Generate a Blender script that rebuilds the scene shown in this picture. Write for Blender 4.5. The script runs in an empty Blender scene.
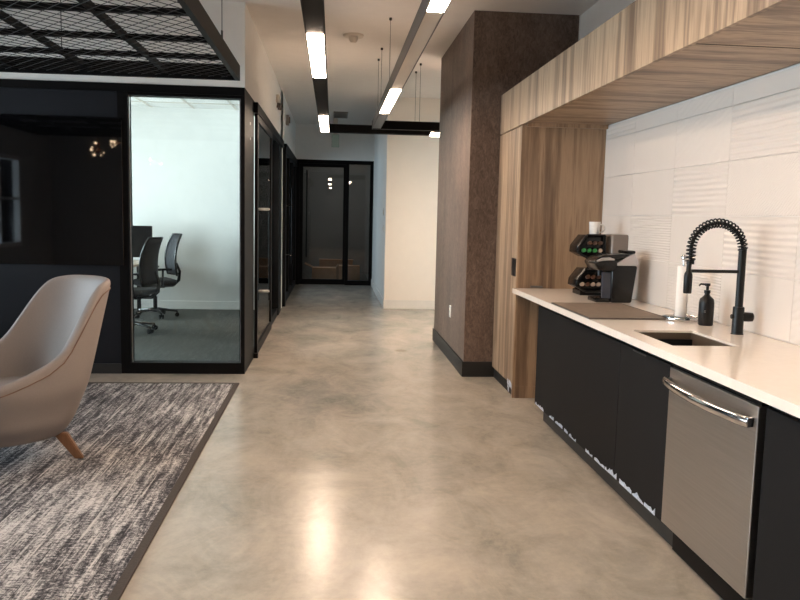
import bpy, bmesh, math, random
from mathutils import Vector, Matrix
random.seed(7)
SC = bpy.context.scene
COL = SC.collection
PI = math.pi
V = Vector

# ---------------------------------------------------------------- materials
def lin(c):
    return tuple(((x/255)/12.92 if x/255 <= .04045 else ((x/255+.055)/1.055)**2.4) for x in c)

class NT:
    def __init__(s, name):
        s.m = bpy.data.materials.new(name); s.m.use_nodes = True
        s.t = s.m.node_tree; s.t.nodes.clear()
        s.out = s.n('ShaderNodeOutputMaterial')
    def n(s, kind, **kw):
        nd = s.t.nodes.new(kind)
        for k, v in kw.items():
            if k.startswith('i_'):
                nd.inputs[k[2:].replace('_', ' ')].default_value = v
            else:
                setattr(nd, k, v)
        return nd
    def l(s, a, b): s.t.links.new(a, b)
    def coords(s, scale=(1, 1, 1), rot=(0, 0, 0)):
        tc = s.n('ShaderNodeTexCoord'); mp = s.n('ShaderNodeMapping')
        mp.inputs['Scale'].default_value = scale; mp.inputs['Rotation'].default_value = rot
        s.l(tc.outputs['Object'], mp.inputs['Vector']); return mp.outputs['Vector']
    def noise(s, vec, scale, detail=4, rough=.55, dist=0):
        nz = s.n('ShaderNodeTexNoise'); nz.inputs['Scale'].default_value = scale
        nz.inputs['Detail'].default_value = detail; nz.inputs['Roughness'].default_value = rough
        nz.inputs['Distortion'].default_value = dist
        s.l(vec, nz.inputs['Vector']); return nz.outputs['Fac']
    def ramp(s, fac, stops):
        r = s.n('ShaderNodeValToRGB'); e = r.color_ramp.elements
        e.remove(e[1])
        e[0].position = min(1, stops[0][0]); e[0].color = (*stops[0][1], 1)
        for p, c in stops[1:]:
            el = e.new(min(1, p)); el.color = (*c, 1)
        s.l(fac, r.inputs['Fac']); return r.outputs['Color']
    def mul(s, a, b, op='MULTIPLY'):
        m = s.n('ShaderNodeMath', operation=op)
        for i, x in enumerate((a, b)):
            if isinstance(x, (int, float)): m.inputs[i].default_value = x
            else: s.l(x, m.inputs[i])
        return m.outputs[0]
    def mix(s, fac, a, b, blend='MIX'):
        m = s.n('ShaderNodeMix', data_type='RGBA', blend_type=blend)
        for sock, x in ((m.inputs[0], fac), (m.inputs[6], a), (m.inputs[7], b)):
            if isinstance(x, (int, float)): sock.default_value = x
            elif isinstance(x, tuple): sock.default_value = (*x, 1)
            else: s.l(x, sock)
        return m.outputs[2]
    def bsdf(s, color, rough=.5, metal=0, bump=None, bstr=.2, bdist=.01, **kw):
        b = s.n('ShaderNodeBsdfPrincipled')
        if isinstance(color, tuple): b.inputs['Base Color'].default_value = (*color, 1)
        else: s.l(color, b.inputs['Base Color'])
        if isinstance(rough, (int, float)): b.inputs['Roughness'].default_value = rough
        else: s.l(rough, b.inputs['Roughness'])
        b.inputs['Metallic'].default_value = metal
        for k, v in kw.items(): b.inputs[k.replace('_', ' ')].default_value = v
        if bump is not None:
            bp = s.n('ShaderNodeBump'); bp.inputs['Strength'].default_value = bstr
            bp.inputs['Distance'].default_value = bdist
            s.l(bump, bp.inputs['Height']); s.l(bp.outputs[0], b.inputs['Normal'])
        s.l(b.outputs[0], s.out.inputs[0]); return s.m

def plain(name, rgb, rough=.5, metal=0, var=.06, scale=8, bump=0, stretch=(1, 1, 1), **kw):
    t = NT(name); c = lin(rgb)
    f = t.noise(t.coords(stretch), scale)
    lo = tuple(x*(1-var) for x in c); hi = tuple(min(1, x*(1+var)) for x in c)
    col = t.ramp(f, [(.3, lo), (.7, hi)])
    return t.bsdf(col, rough, metal, bump=f if bump else None, bstr=bump, **kw)

def glass(name, tint=(.93, .97, .97), rough=0.0, ior=1.5):
    t = NT(name)
    fr = t.n('ShaderNodeFresnel'); fr.inputs['IOR'].default_value = ior
    f = t.noise(t.coords(), .7)
    col = t.ramp(f, [(0, tuple(x*.985 for x in tint)), (1, tint)])
    tr = t.n('ShaderNodeBsdfTransparent'); t.l(col, tr.inputs[0])
    gl = t.n('ShaderNodeBsdfGlossy'); gl.inputs['Roughness'].default_value = rough
    mx = t.n('ShaderNodeMixShader'); t.l(fr.outputs[0], mx.inputs[0])
    t.l(tr.outputs[0], mx.inputs[1]); t.l(gl.outputs[0], mx.inputs[2]); t.l(mx.outputs[0], t.out.inputs[0])
    return t.m

def emit(name, rgb, strength):
    t = NT(name); e = t.n('ShaderNodeEmission')
    f = t.noise(t.coords(), 2); c = lin(rgb)
    t.l(t.ramp(f, [(0, tuple(x*.98 for x in c)), (1, c)]), e.inputs[0])
    e.inputs[1].default_value = strength
    t.l(e.outputs[0], t.out.inputs[0]); return t.m

def wood(name, stretch, light=(178, 154, 128), dark=(108, 88, 71), scale=1.0, rough=.45):
    t = NT(name)
    v = t.coords(stretch)
    a = t.noise(v, 2.6*scale, 3, .5, .15)
    b = t.noise(v, 11*scale, 4, .6, .1)
    c = t.noise(v, 45*scale, 3, .6)
    f = t.mul(t.mul(a, .55), t.mul(b, .35), 'ADD'); f = t.mul(f, t.mul(c, .10), 'ADD')
    mid = tuple((x+y)/2 for x, y in zip(light, dark))
    col = t.ramp(f, [(.38, lin(dark)), (.47, lin(mid)), (.53, lin(light)), (.60, lin(tuple((x*2+y)/3 for x, y in zip(light, dark)))), (.68, lin(light))])
    return t.bsdf(col, rough, bump=c, bstr=.08, bdist=.002)

def concrete():
    t = NT('polished_concrete')
    v = t.coords()
    big = t.noise(v, .9, 6, .62, .5)
    med = t.noise(t.coords((1.3, .75, 1), (0, 0, .4)), 2.2, 9, .68, .7)
    fine = t.noise(v, 24, 8, .75)
    c1 = t.ramp(big, [(.32, lin((130, 129, 124))), (.5, lin((164, 158, 149))), (.68, lin((190, 180, 169)))])
    c2 = t.ramp(med, [(.28, lin((106, 107, 102))), (.43, lin((147, 143, 135))), (.54, lin((169, 163, 154))), (.68, lin((190, 181, 170)))])
    c = t.mix(.5, c1, c2)
    c = t.mix(t.mul(t.ramp(fine, [(.45, (0, 0, 0)), (.8, (1, 1, 1))]), .25), c, lin((205, 196, 180)))
    vn = t.noise(t.coords((1, .8, 1), (0, 0, -.5)), 2.1, 8, .65, .9)
    c = t.mix(t.mul(t.ramp(vn, [(.45, (0, 0, 0)), (.5, (1, 1, 1)), (.55, (0, 0, 0))]), .12), c, lin((206, 192, 172)))
    # one brown stain near the middle of the hall
    tc = t.n('ShaderNodeTexCoord'); mp = t.n('ShaderNodeMapping')
    mp.inputs['Location'].default_value = (-.75, -8.35, 0); mp.inputs['Scale'].default_value = (1, 1, 1)
    t.l(tc.outputs['Object'], mp.inputs[0])
    m2 = t.n('ShaderNodeMapping'); m2.inputs['Scale'].default_value = (6.5, 5.5, 1); t.l(mp.outputs[0], m2.inputs[0])
    ln = t.n('ShaderNodeVectorMath', operation='LENGTH'); t.l(m2.outputs[0], ln.inputs[0])
    d = t.mul(ln.outputs['Value'], t.mul(med, .8), 'ADD')
    c = t.mix(t.ramp(d, [(.75, (.6, .6, .6)), (1.15, (0, 0, 0))]), c, lin((112, 92, 68)))
    return t.bsdf(c, .23, bump=t.noise(v, 3.5, 3), bstr=.05, bdist=.01, Specular_IOR_Level=.55)

def rug_mat():
    t = NT('woven_rug')
    s = t.noise(t.coords((14, 1.1, 1)), 1.8, 8, .78, .35)
    w = t.noise(t.coords((9, 22, 1)), 2.6, 7, .85, .3)
    g = t.noise(t.coords((1, 1, 1)), 70, 4, .9)
    big = t.noise(t.coords((1, .7, 1)), 1.1, 4, .6, .6)
    f = t.mul(t.mul(s, .34), t.mul(w, .30), 'ADD'); f = t.mul(f, t.mul(g, .24), 'ADD'); f = t.mul(f, t.mul(big, .12), 'ADD')
    c = t.ramp(f, [(.455, lin((36, 36, 41))), (.487, lin((80, 79, 83))), (.513, lin((140, 138, 139))), (.55, lin((208, 206, 205)))])
    thin = t.noise(t.coords((26, .6, 1)), 2.2, 5, .65)
    c = t.mix(t.ramp(thin, [(.585, (0, 0, 0)), (.63, (.85, .85, .85))]), c, lin((34, 32, 35)))
    c = t.mix(t.ramp(thin, [(.36, (.8, .8, .8)), (.41, (0, 0, 0))]), c, lin((212, 209, 206)))
    return t.bsdf(c, .95, bump=f, bstr=.5, bdist=.006)

def brown_wall():
    t = NT('brown_textured_panel')
    a = t.noise(t.coords((1, 1, .25)), 3.2, 5, .6, .5)
    b = t.noise(t.coords((1, 1, .5)), 34, 6, .75, 1.2)
    f = t.mul(t.mul(a, .35), t.mul(b, .65), 'ADD')
    c = t.ramp(f, [(.38, lin((70, 55, 46))), (.5, lin((98, 80, 69))), (.64, lin((124, 104, 92)))])
    return t.bsdf(c, .55, bump=b, bstr=.25, bdist=.004)

def tile_mat(name, kind):
    t = NT(name)
    base = lin((222, 212, 203))
    f = t.noise(t.coords(), 3)
    col = t.ramp(f, [(.3, tuple(x*.97 for x in base)), (.7, base)])
    if kind == 'plain':
        return t.bsdf(col, .42, bump=t.noise(t.coords((1, 3, 3)), 3, 2), bstr=.1, bdist=.01)
    wv = t.n('ShaderNodeTexWave', wave_type='BANDS')
    sc, dist, rot, st = {'rib': (9.5, 1.2, (0, 0, 0), .5), 'fine': (19, 1.5, (0, 0, 0), .32),
                         'dune': (8.5, 3.0, (.5, 0, 0), .2), 'weave': (22, 5, (.8, 0, 0), .2)}[kind]
    wv.bands_direction = 'Z'
    t.l(t.coords((1, .35 if kind in ('rib', 'fine') else .8, 1), rot), wv.inputs['Vector'])
    wv.inputs['Scale'].default_value = sc; wv.inputs['Distortion'].default_value = dist
    wv.inputs['Detail'].default_value = 1.5; wv.inputs['Detail Scale'].default_value = 1.2
    return t.bsdf(col, .42, bump=wv.outputs['Fac'], bstr=st, bdist=.008)

def carpet_mat(name, a, b):
    t = NT(name)
    br = t.n('ShaderNodeTexBrick'); br.inputs['Scale'].default_value = 1
    br.inputs['Brick Width'].default_value = 1.0; br.inputs['Row Height'].default_value = .5
    br.inputs['Mortar Size'].default_value = .004
    br.inputs['Color1'].default_value = (*lin(a), 1); br.inputs['Color2'].default_value = (*lin(b), 1)
    br.inputs['Mortar'].default_value = (*lin(tuple(x*.6 for x in a)), 1)
    t.l(t.coords(), br.inputs['Vector'])
    g = t.noise(t.coords((3, 1, 1)), 40, 5, .7)
    c = t.mix(.5, br.outputs['Color'], t.ramp(g, [(.3, lin(tuple(x*.7 for x in a))), (.7, lin(tuple(min(255, x*1.3) for x in b)))]))
    return t.bsdf(c, .95, bump=g, bstr=.3, bdist=.004)

WARM = (255, 214, 172)
MT = dict(
    floor=concrete(), rug=rug_mat(), brown=brown_wall(),
    wallw=plain('white_wall_paint', (232, 229, 224), .7, var=.02),
    wallc=plain('cream_wall_paint', (248, 240, 230), .6, var=.01),
    wallg=plain('grey_wall_paint', (178, 178, 180), .7, var=.03),
    darkwall=plain('charcoal_wall_paint', (92, 92, 90), .7, var=.04),
    ceil=plain('ceiling_paint', (226, 220, 214), .8, var=.02),
    base_w=plain('white_baseboard_paint', (236, 232, 226), .45, var=.02),
    black=plain('black_powder_coated_metal', (12, 10, 10), .5, 0, var=.12, Specular_IOR_Level=.1),
    blackp=plain('black_laminate_panel', (18, 19, 25), .55, var=.1, scale=3, Specular_IOR_Level=.25),
    blackb=plain('black_rubber_baseboard', (24, 22, 20), .55, var=.1),
    screen=plain('glossy_black_screen', (5, 5, 6), .03, var=.1, Specular_IOR_Level=.75),
    cab=plain('matte_black_laminate', (15, 15, 17), .6, var=.08, scale=4, Specular_IOR_Level=.2),
    toe=plain('dark_grey_toe_kick', (52, 48, 44), .6, var=.1),
    counter=plain('white_quartz', (238, 230, 220), .14, var=.02, scale=30),
    steel=plain('brushed_stainless_steel', (176, 172, 168), .33, 1, var=.06, scale=3, stretch=(1, 1, 40)),
    chrome=plain('polished_chrome', (215, 215, 215), .12, 1, var=.02),
    sink=plain('dark_composite_sink', (92, 80, 68), .4, .2, var=.1),
    matteb=plain('matte_black_fixture', (12, 11, 12), .4, 0, var=.1, Specular_IOR_Level=.35),
    woodf=wood('oak_laminate_fascia', (.10, 1, .04), scale=3.2),
    woodt=wood('oak_laminate_tall_panel', (1, 1, .05), (168, 140, 112), (108, 85, 66), scale=2.2),
    leg=wood('walnut_leg', (1, 1, .1), (140, 102, 74), (106, 74, 50), scale=10),
    leather=plain('taupe_leather', (150, 140, 135), .58, var=.03, scale=120, bump=.06, bdist=.002),
    piping=plain('brown_leather_piping', (122, 92, 76), .5, var=.05),
    board=plain('grey_brown_drying_mat', (120, 106, 94), .6, var=.12, scale=25),
    white=plain('white_ceramic', (240, 236, 230), .2, var=.01),
    paper=plain('white_paper_towel', (242, 236, 230), .9, var=.02, scale=40, bump=.2),
    plastic=plain('black_plastic', (12, 11, 12), .25, var=.1, Specular_IOR_Level=.4),
    silver=plain('silver_plastic', (188, 184, 184), .3, .6, var=.03),
    greyp=plain('grey_tin', (138, 126, 118), .4, .3, var=.04),
    pod=plain('brown_coffee_pod', (92, 64, 48), .4, var=.2, scale=60),
    podg=plain('green_coffee_pod', (60, 140, 76), .4, var=.15, scale=60),
    podw=plain('cream_coffee_pod', (188, 168, 150), .4, var=.1, scale=60),
    meshw=plain('dark_wire_metal', (44, 42, 42), .4, .5, var=.1),
    cable=plain('steel_cable', (70, 66, 62), .5, .8, var=.1),
    lens=plain('unlit_lens', (196, 182, 166), .4, var=.02),
    alu=plain('grey_aluminium', (120, 118, 116), .4, .8, var=.05),
    aludk=plain('dark_grey_aluminium', (74, 70, 68), .42, .6, var=.05),
    film=plain('bluish_protective_film', (190, 200, 216), .3, var=.25, scale=60),
    carpet=carpet_mat('grey_carpet_tile', (56, 57, 52), (70, 69, 63)),
    carpetd=carpet_mat('dark_carpet_tile', (40, 40, 40), (50, 48, 46)),
    mesh=plain('black_chair_mesh', (26, 26, 30), .8, var=.2, scale=90, bump=.5),
    desk=plain('light_oak_desktop', (190, 170, 150), .5, var=.06, stretch=(4, .5, 4)),
    card=plain('brown_cardboard', (150, 108, 74), .85, var=.08),
    cardd=plain('cardboard_lid', (120, 86, 58), .85, var=.08),
    dev=plain('cream_plastic', (206, 196, 184), .5, var=.03),
    devd=plain('dark_lens_plastic', (86, 70, 62), .3, var=.1),
    vent=plain('grey_vent_metal', (130, 124, 118), .5, .3, var=.05),
    copper=plain('copper_metal', (190, 130, 96), .25, 1, var=.05),
    glass=glass('clear_glass', (.92, .955, .955)),
    glassd=glass('grey_glass', (.80, .82, .82)),
    glasst=glass('table_glass', (.85, .95, .9)),
    lit=emit('lit_diffuser', (255, 225, 198), 28),
    upfill=emit('added_ceiling_fill', (255, 222, 192), 3),  # added glow for the pendant tops, lifts the ceiling brightness
    bulb=emit('small_bulb_glow', (255, 220, 180), 9),
    troff=emit('conference_ceiling_light', (222, 238, 245), 2.0),
    blind=plain('window_frame_paint', (214, 216, 220), .5, var=.02),
    sky=None)
TM = {k: tile_mat('relief_tile_'+k, k) for k in ('plain', 'rib', 'fine', 'dune', 'weave')}

# ---------------------------------------------------------------- mesh helpers
def B(): return bmesh.new()
def box(bm, x0, x1, y0, y1, z0, z1, bev=0, seg=2):
    r = bmesh.ops.create_cube(bm, size=1)
    vs = r['verts']
    for v in vs:
        v.co = V(((x0+x1)/2+v.co.x*(x1-x0), (y0+y1)/2+v.co.y*(y1-y0), (z0+z1)/2+v.co.z*(z1-z0)))
    if bev:
        es = list({e for v in vs for e in v.link_edges})
        bmesh.ops.bevel(bm, geom=es, offset=bev, segments=seg, affect='EDGES', profile=.5)
    return bm
def prism(bm, pts, axis, lo, hi, bev=0, seg=2):
    """extrude a polygon; axis 'x' -> pts are (y,z); 'y' -> (x,z); 'z' -> (x,y)"""
    def P(a, b, t): return {'x': (t, a, b), 'y': (a, t, b), 'z': (a, b, t)}[axis]
    lo_v = [bm.verts.new(P(a, b, lo)) for a, b in pts]; hi_v = [bm.verts.new(P(a, b, hi)) for a, b in pts]
    fs = [bm.faces.new(lo_v), bm.faces.new(hi_v[::-1])]
    n = len(pts)
    for i in range(n): fs.append(bm.faces.new((lo_v[i], hi_v[i], hi_v[(i+1) % n], lo_v[(i+1) % n])))
    bmesh.ops.recalc_face_normals(bm, faces=fs)
    if bev:
        es = list({e for f in fs for e in f.edges})
        bmesh.ops.bevel(bm, geom=es, offset=bev, segments=seg, affect='EDGES', profile=.5)
    return bm
def tube(bm, pts, r, seg=10, closed=False, cap=True):
    pts = [V(p) for p in pts]; n = len(pts); rings = []
    up = V((0, 0, 1))
    prev = None
    for i, p in enumerate(pts):
        if closed: d = (pts[(i+1) % n]-pts[i-1])
        else: d = pts[min(i+1, n-1)]-pts[max(i-1, 0)]
        d.normalize()
        if prev is None:
            a = d.cross(up)
            if a.length < 1e-3: a = d.cross(V((1, 0, 0)))
        else:
            a = prev-d*prev.dot(d)
            if a.length < 1e-4: a = d.cross(up)
        a.normalize(); b = d.cross(a); prev = a
        rr = r[i] if isinstance(r, (list, tuple)) else r
        rings.append([bm.verts.new(p+(a*math.cos(2*PI*k/seg)+b*math.sin(2*PI*k/seg))*rr) for k in range(seg)])
    m = n if closed else n-1
    for i in range(m):
        A, C = rings[i], rings[(i+1) % n]
        for k in range(seg): bm.faces.new((A[k], A[(k+1) % seg], C[(k+1) % seg], C[k]))
    if cap and not closed:
        bm.faces.new(rings[0][::-1]); bm.faces.new(rings[-1])
    return bm
def lathe(bm, prof, c=(0, 0, 0), seg=28):
    c = V(c); rings = []
    for r, z in prof:
        if r < 1e-5: rings.append([bm.verts.new(c+V((0, 0, z)))])
        else: rings.append([bm.verts.new(c+V((r*math.cos(2*PI*k/seg), r*math.sin(2*PI*k/seg), z))) for k in range(seg)])
    for A, C in zip(rings, rings[1:]):
        for k in range(seg):
            a = [A[k % len(A)], A[(k+1) % len(A)], C[(k+1) % len(C)], C[k % len(C)]]
            u = []
            for x in a:
                if x not in u: u.append(x)
            if len(u) > 2: bm.faces.new(u)
    if len(rings[0]) > 2: bm.faces.new(rings[0][::-1])
    if len(rings[-1]) > 2: bm.faces.new(rings[-1])
    return bm
def cyl(bm, p0, p1, r, seg=20): return tube(bm, [p0, p1], r, seg)

def obj(name, bm, mat, parent=None, smooth=False, world=True, mods=None):
    if parent is not None and world:
        off = parent.location.copy(); p = parent.parent
        while p: off += p.location; p = p.parent
        for v in bm.verts: v.co -= off
    bmesh.ops.recalc_face_normals(bm, faces=bm.faces)
    me = bpy.data.meshes.new(name); bm.to_mesh(me); bm.free()
    o = bpy.data.objects.new(name, me); COL.objects.link(o)
    for m in (mat if isinstance(mat, list) else [mat]): me.materials.append(m)
    if smooth:
        for f in me.polygons: f.use_smooth = True
        if smooth != 'all':
            try: me.set_sharp_from_angle(angle=math.radians(38))
            except Exception: pass
    if parent is not None: o.parent = parent
    if mods:
        for k, a in mods:
            md = o.modifiers.new(k, k)
            for q, w in a.items(): setattr(md, q, w)
    return o
def tag(o, label, cat, group=None):
    o['label'] = label; o['category'] = cat
    if group: o['group'] = group
    return o
def thing(name, label, cat, loc=(0, 0, 0), rz=0, group=None):
    o = bpy.data.objects.new(name, None); COL.objects.link(o); o.empty_display_size = .1
    o.location = loc; o.rotation_euler = (0, 0, rz)
    return tag(o, label, cat, group)
def dup(root, loc, rz=None, label=None):
    def cp(o, par):
        c = o.copy(); COL.objects.link(c)
        if par is not None: c.parent = par
        for ch in list(o.children): cp(ch, c)
        return c
    r = cp(root, None); r.location = loc
    if rz is not None: r.rotation_euler = (0, 0, rz)
    if label: r['label'] = label
    return r
def struct(name, bm, mat, parent=None, **kw):
    o = obj(name, bm, mat, parent, **kw)
    if parent is None: o['kind'] = 'structure'
    return o
def sempty(name, loc=(0, 0, 0)):
    o = bpy.data.objects.new(name, None); COL.objects.link(o); o.location = loc; o['kind'] = 'structure'; return o

# ================================================================ THE SETTING
CZ = 3.29                      # ceiling height
GY = 7.07                      # the black partition with the glass
GX = -.79                      # the left side of the hall
BY = 16.2                      # the end of the hall
WX = 2.17                       # kitchen wall
LX, RY = -5.5, -1.7            # left wall, wall behind
PT = 2.56                      # top of the partitions

struct('floor', box(B(), LX-.2, 3.4, RY-.2, 19.8, -.2, 0), MT['floor'])
struct('ceiling', box(B(), LX-.2, 3.4, RY-.2, 19.8, CZ, CZ+.15), MT['ceil'])

# left wall with daylight windows
bm = B(); wins = [(-.15, 1.45), (2.2, 3.9), (4.5, 6.2)]; z0, z1 = .8, 2.35
ys = [RY-.2] + [v for w in wins for v in w] + [GY+.1]
for i in range(0, len(ys), 2): box(bm, LX-.2, LX, ys[i], ys[i+1], 0, CZ)
for a, b in wins: box(bm, LX-.2, LX, a, b, 0, z0); box(bm, LX-.2, LX, a, b, z1, CZ)
struct('wall_left', bm, MT['wallg'])
for i, (a, b) in enumerate(wins):
    bm = B(); f = .07
    box(bm, LX-.12, LX+.03, a, a+f, z0, z1); box(bm, LX-.12, LX+.03, b-f, b, z0, z1)
    box(bm, LX-.12, LX+.03, a+f, b-f, z0, z0+f); box(bm, LX-.12, LX+.03, a+f, b-f, z1-f, z1)
    m = (a+b)/2; box(bm, LX-.1, LX+.01, m-.02, m+.02, z0+f, z1-f); box(bm, LX-.1, LX+.01, a+f, b-f, 1.6, 1.64)
    w = struct('window_%d' % (i+1), bm, MT['blind'])
    obj('pane', box(B(), LX-.075, LX-.065, a+f, b-f, z0+f, z1-f), MT['glass'], w)
struct('wall_back', box(B(), LX, 3.4, RY-.2, RY, 0, CZ), MT['wallg'])
# kitchen wall: painted body plus relief tiles
struct('wall_right', box(B(), WX+.012, WX+.2, RY, 12.1, 0, CZ), MT['wallw'])
bm = B(); order = ['plain', 'rib', 'fine', 'dune', 'weave']; pick = {}
TW, THh, Y0, Z0 = .69, .30, 4.16, .91
fixed = {(-1, 1): 'rib', (0, 2): 'rib', (0, 1): 'plain', (1, 1): 'fine', (-1, 3): 'rib', (0, 3): 'dune', (-1, 2): 'weave',
         (0, 0): 'fine', (1, 2): 'plain', (2, 1): 'plain', (2, 2): 'plain', (-1, 0): 'plain', (1, 0): 'plain', (1, 3): 'plain', (2, 3): 'plain', (2, 0): 'plain'}
for i in range(-8, 4):
    for j in range(0, 5):
        ya, yb = Y0+TW*i, Y0+TW*(i+1); za, zb = Z0+THh*j, Z0+THh*(j+1)
        ya = max(ya, -1.2); yb = min(yb, 6.15); zb = min(zb, 2.215)
        if yb-ya < .02 or zb-za < .02: continue
        k = fixed.get((i, j)) or order[random.choice([0, 0, 1, 2, 3, 4])]
        n0 = len(bm.faces); box(bm, WX, WX+.012, ya+.001, yb-.001, za+.001, zb-.001, .0012, 1)
        bm.faces.ensure_lookup_table()
        for f in bm.faces[n0:]: f.material_index = order.index(k)
tl = struct('trim_1', bm, [TM[k] for k in order])
struct('wall_kitchen_end', box(B(), WX, WX+.012, 7.0, 9.16, 0, CZ), MT['wallw'])

# warm wall across the hall and the bluish side of the corridor
struct('wall_hall_end', box(B(), .82, 3.4, 12.19, 12.35, 0, CZ), MT['wallc'])
struct('wall_corridor_right', box(B(), .82, .98, 12.35, BY+.1, 0, CZ), MT['wallw'])
struct('baseboard_hall_end', box(B(), .806, WX, 12.176, 12.19, 0, .14, .003, 1), MT['base_w'])
struct('baseboard_corridor_right', box(B(), .806, .82, 12.19, BY, 0, .14, .003, 1), MT['base_w'])

# brown clad column
struct('wall_column', box(B(), 1.22, WX, 7.0, 9.12, .0, CZ), MT['brown'])
bm = B(); box(bm, 1.205, 1.22, 6.985, 9.135, 0, .14); box(bm, 1.22, WX, 6.985, 7.0, 0, .14)
struct('baseboard_column', bm, MT['blackb'])

# the partition: black lower wall, white wall above, glass
struct('wall_upper_front', box(B(), LX, GX, GY, GY+.12, PT, CZ), MT['wallw'])
struct('wall_upper_hall_left', box(B(), GX-.12, GX, GY+.12, BY, PT, CZ), MT['wallw'])
bm = B()
box(bm, LX, -1.885, GY, GY+.12, .0, 2.5); struct('wall_front', bm, MT['blackp'])
struct('trim_2', box(B(), LX, GX, GY-.012, GY+.13, 2.49, PT), MT['black'])
w = sempty('window_4', (-1.3, GY, 0))
bm = B()
box(bm, -1.885, -1.80, GY-.01, GY+.12, 0, 2.49); box(bm, -.825, GX, GY-.01, GY+.12, 0, 2.49)
box(bm, -1.80, -.825, GY-.01, GY+.12, 0, .10); box(bm, -1.80, -.825, GY, GY+.12, 2.465, 2.49)
obj('frame', bm, MT['black'], w)
bm = B(); box(bm, -.832, -.825, GY+.03, GY+.045, .1, 2.465); box(bm, -1.80, -1.793, GY+.03, GY+.045, .1, 2.465)
obj('glazing_bead', bm, MT['silver'], w)
obj('pane', box(B(), -1.793, -.832, GY+.04, GY+.05, .1, 2.465), MT['glass'], w)
struct('baseboard_front', box(B(), LX, -1.885, GY-.014, GY, 0, .09), MT['blackb'])
bm = B(); box(bm, LX, GX, GY+.12, GY+.6, PT, PT+.02); 

# conference room behind the glass
struct('floor_conference', box(B(), LX, GX-.06, GY+.12, 11.8, 0, .006), MT['carpet'])
struct('wall_conference_back', box(B(), LX, GX, 11.8, 12.22, 0, CZ), MT['wallw'])
struct('baseboard_conference', box(B(), LX, GX-.07, 11.786, 11.8, .006, .13, .003, 1), MT['base_w'])
bm = B(); wy0, wy1 = 8.0, 11.0
box(bm, LX-.2, LX, GY+.1, wy0, 0, CZ); box(bm, LX-.2, LX, wy1, 19.8, 0, CZ)
box(bm, LX-.2, LX, wy0, wy1, 0, .8); box(bm, LX-.2, LX, wy0, wy1, 2.5, CZ)
struct('wall_conference_left', bm, MT['wallw'])
bm = B(); f = .06
for q in (wy0, (wy0+wy1)/2-f/2, wy1-f): box(bm, LX-.12, LX+.02, q, q+f, .8, 2.5)
box(bm, LX-.12, LX+.02, wy0+f, wy1-f, .8, .86); box(bm, LX-.12, LX+.02, wy0+f, wy1-f, 2.44, 2.5)
w = struct('window_5', bm, MT['blind']); obj('pane', box(B(), LX-.08, LX-.07, wy0+f, wy1-f, .86, 2.44), MT['glass'], w)
struct('ceiling_conference', box(B(), LX, GX-.12, GY+.12, 11.8, 2.97, 3.0), MT['wallw'])
bm = B()
x = LX+.4
while x < GX-.2: box(bm, x-.012, x+.012, GY+.12, 11.8, 2.962, 2.9705); x += .61
y = GY+.5
while y < 11.7: box(bm, LX, GX-.12, y-.012, y+.012, 2.961, 2.9705); y += 1.22
struct('trim_3', bm, MT['dev'])

# side glass of the conference room, along the hall
w = sempty('window_6', (GX, 9.5, 0))
bm = B()
box(bm, -.85, GX, GY+.12, 7.86, .1, 2.49)           # jamb post
box(bm, -.85, GX, GY+.12, 11.8, 0, .1); box(bm, -.85, GX, GY+.12, 11.8, 2.49, PT)
box(bm, -.85, GX, 9.95, 10.05, .1, 2.49); box(bm, -.85, -.775, 11.25, 11.8, 0, 2.49)
obj('frame', bm, MT['black'], w)
obj('pane', box(B(), -.835, -.825, 10.05, 11.25, .1, 2.49), MT['glass'], w)
bm = B(); 
for zz in (2.30, 2.16): cyl(bm, (GX-.001, 7.5, zz), (GX+.004, 7.5, zz), .012, 12)
obj('screw_cap', bm, MT['silver'], w, smooth=True)
struct('trim_4', box(B(), GX-.0, -.745, 7.8, 11.82, 2.44, 2.54, .004, 1), MT['black'])   # sliding track
d = sempty('door_1', (-.77, 8.9, 0))
bm = B()
box(bm, -.785, -.755, 7.88, 7.98, .03, 2.45); box(bm, -.785, -.755, 9.62, 9.72, .03, 2.45)
box(bm, -.785, -.755, 7.98, 9.62, .03, .13); box(bm, -.785, -.755, 7.98, 9.62, 2.37, 2.45)
obj('door_frame', bm, MT['black'], d)
obj('pane', box(B(), -.774, -.766, 7.98, 9.62, .13, 2.37), MT['glass'], d)
hd = obj('pull_handle', cyl(B(), (-.70, 8.72, .50), (-.70, 8.72, 1.62), .014, 14), MT['black'], d, smooth=True)
obj('pull_handle', cyl(B(), (-.84, 8.72, .50), (-.84, 8.72, 1.62), .014, 14), MT['black'], d, smooth=True)
for zz in (1.51, .60): obj('handle_standoff', cyl(B(), (-.84, 8.72, zz), (-.70, 8.72, zz), .016, 12), MT['white'], d, smooth=True)  # chrome standoffs coloured white, their bright highlight put into the colour
obj('floor_guide', box(B(), -.80, -.745, 7.84, 7.9, .0, .05, .005), MT['black'], d)

# second glazed office further down
w = sempty('window_7', (GX, 14, 0))
bm = B()
box(bm, -.88, -.745, 12.3, 12.5, 0, 2.5); box(bm, -.85, -.77, 12.5, BY, 0, .1); box(bm, -.88, -.745, 12.5, BY, 2.42, PT)
box(bm, -.85, -.77, 13.7, 13.8, .1, 2.42); box(bm, -.85, -.77, 14.9, 15.0, .1, 2.42); box(bm, -.85, -.77, BY-.12, BY, .1, 2.42)
obj('frame', bm, MT['black'], w)
obj('pane', box(B(), -.82, -.81, 12.5, BY-.12, .1, 2.42), MT['glassd'], w)
hh = obj('pull_handle', cyl(B(), (-.71, 13.6, .6), (-.71, 13.6, 1.9), .016, 12), MT['black'], w, smooth=True)
bm = B(); cyl(bm, (-.81, 13.6, 1.6), (-.71, 13.6, 1.6), .012, 10); cyl(bm, (-.81, 13.6, .75), (-.71, 13.6, .75), .012, 10)
obj('handle_standoff', bm, MT['chrome'], w, smooth=True)
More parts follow.
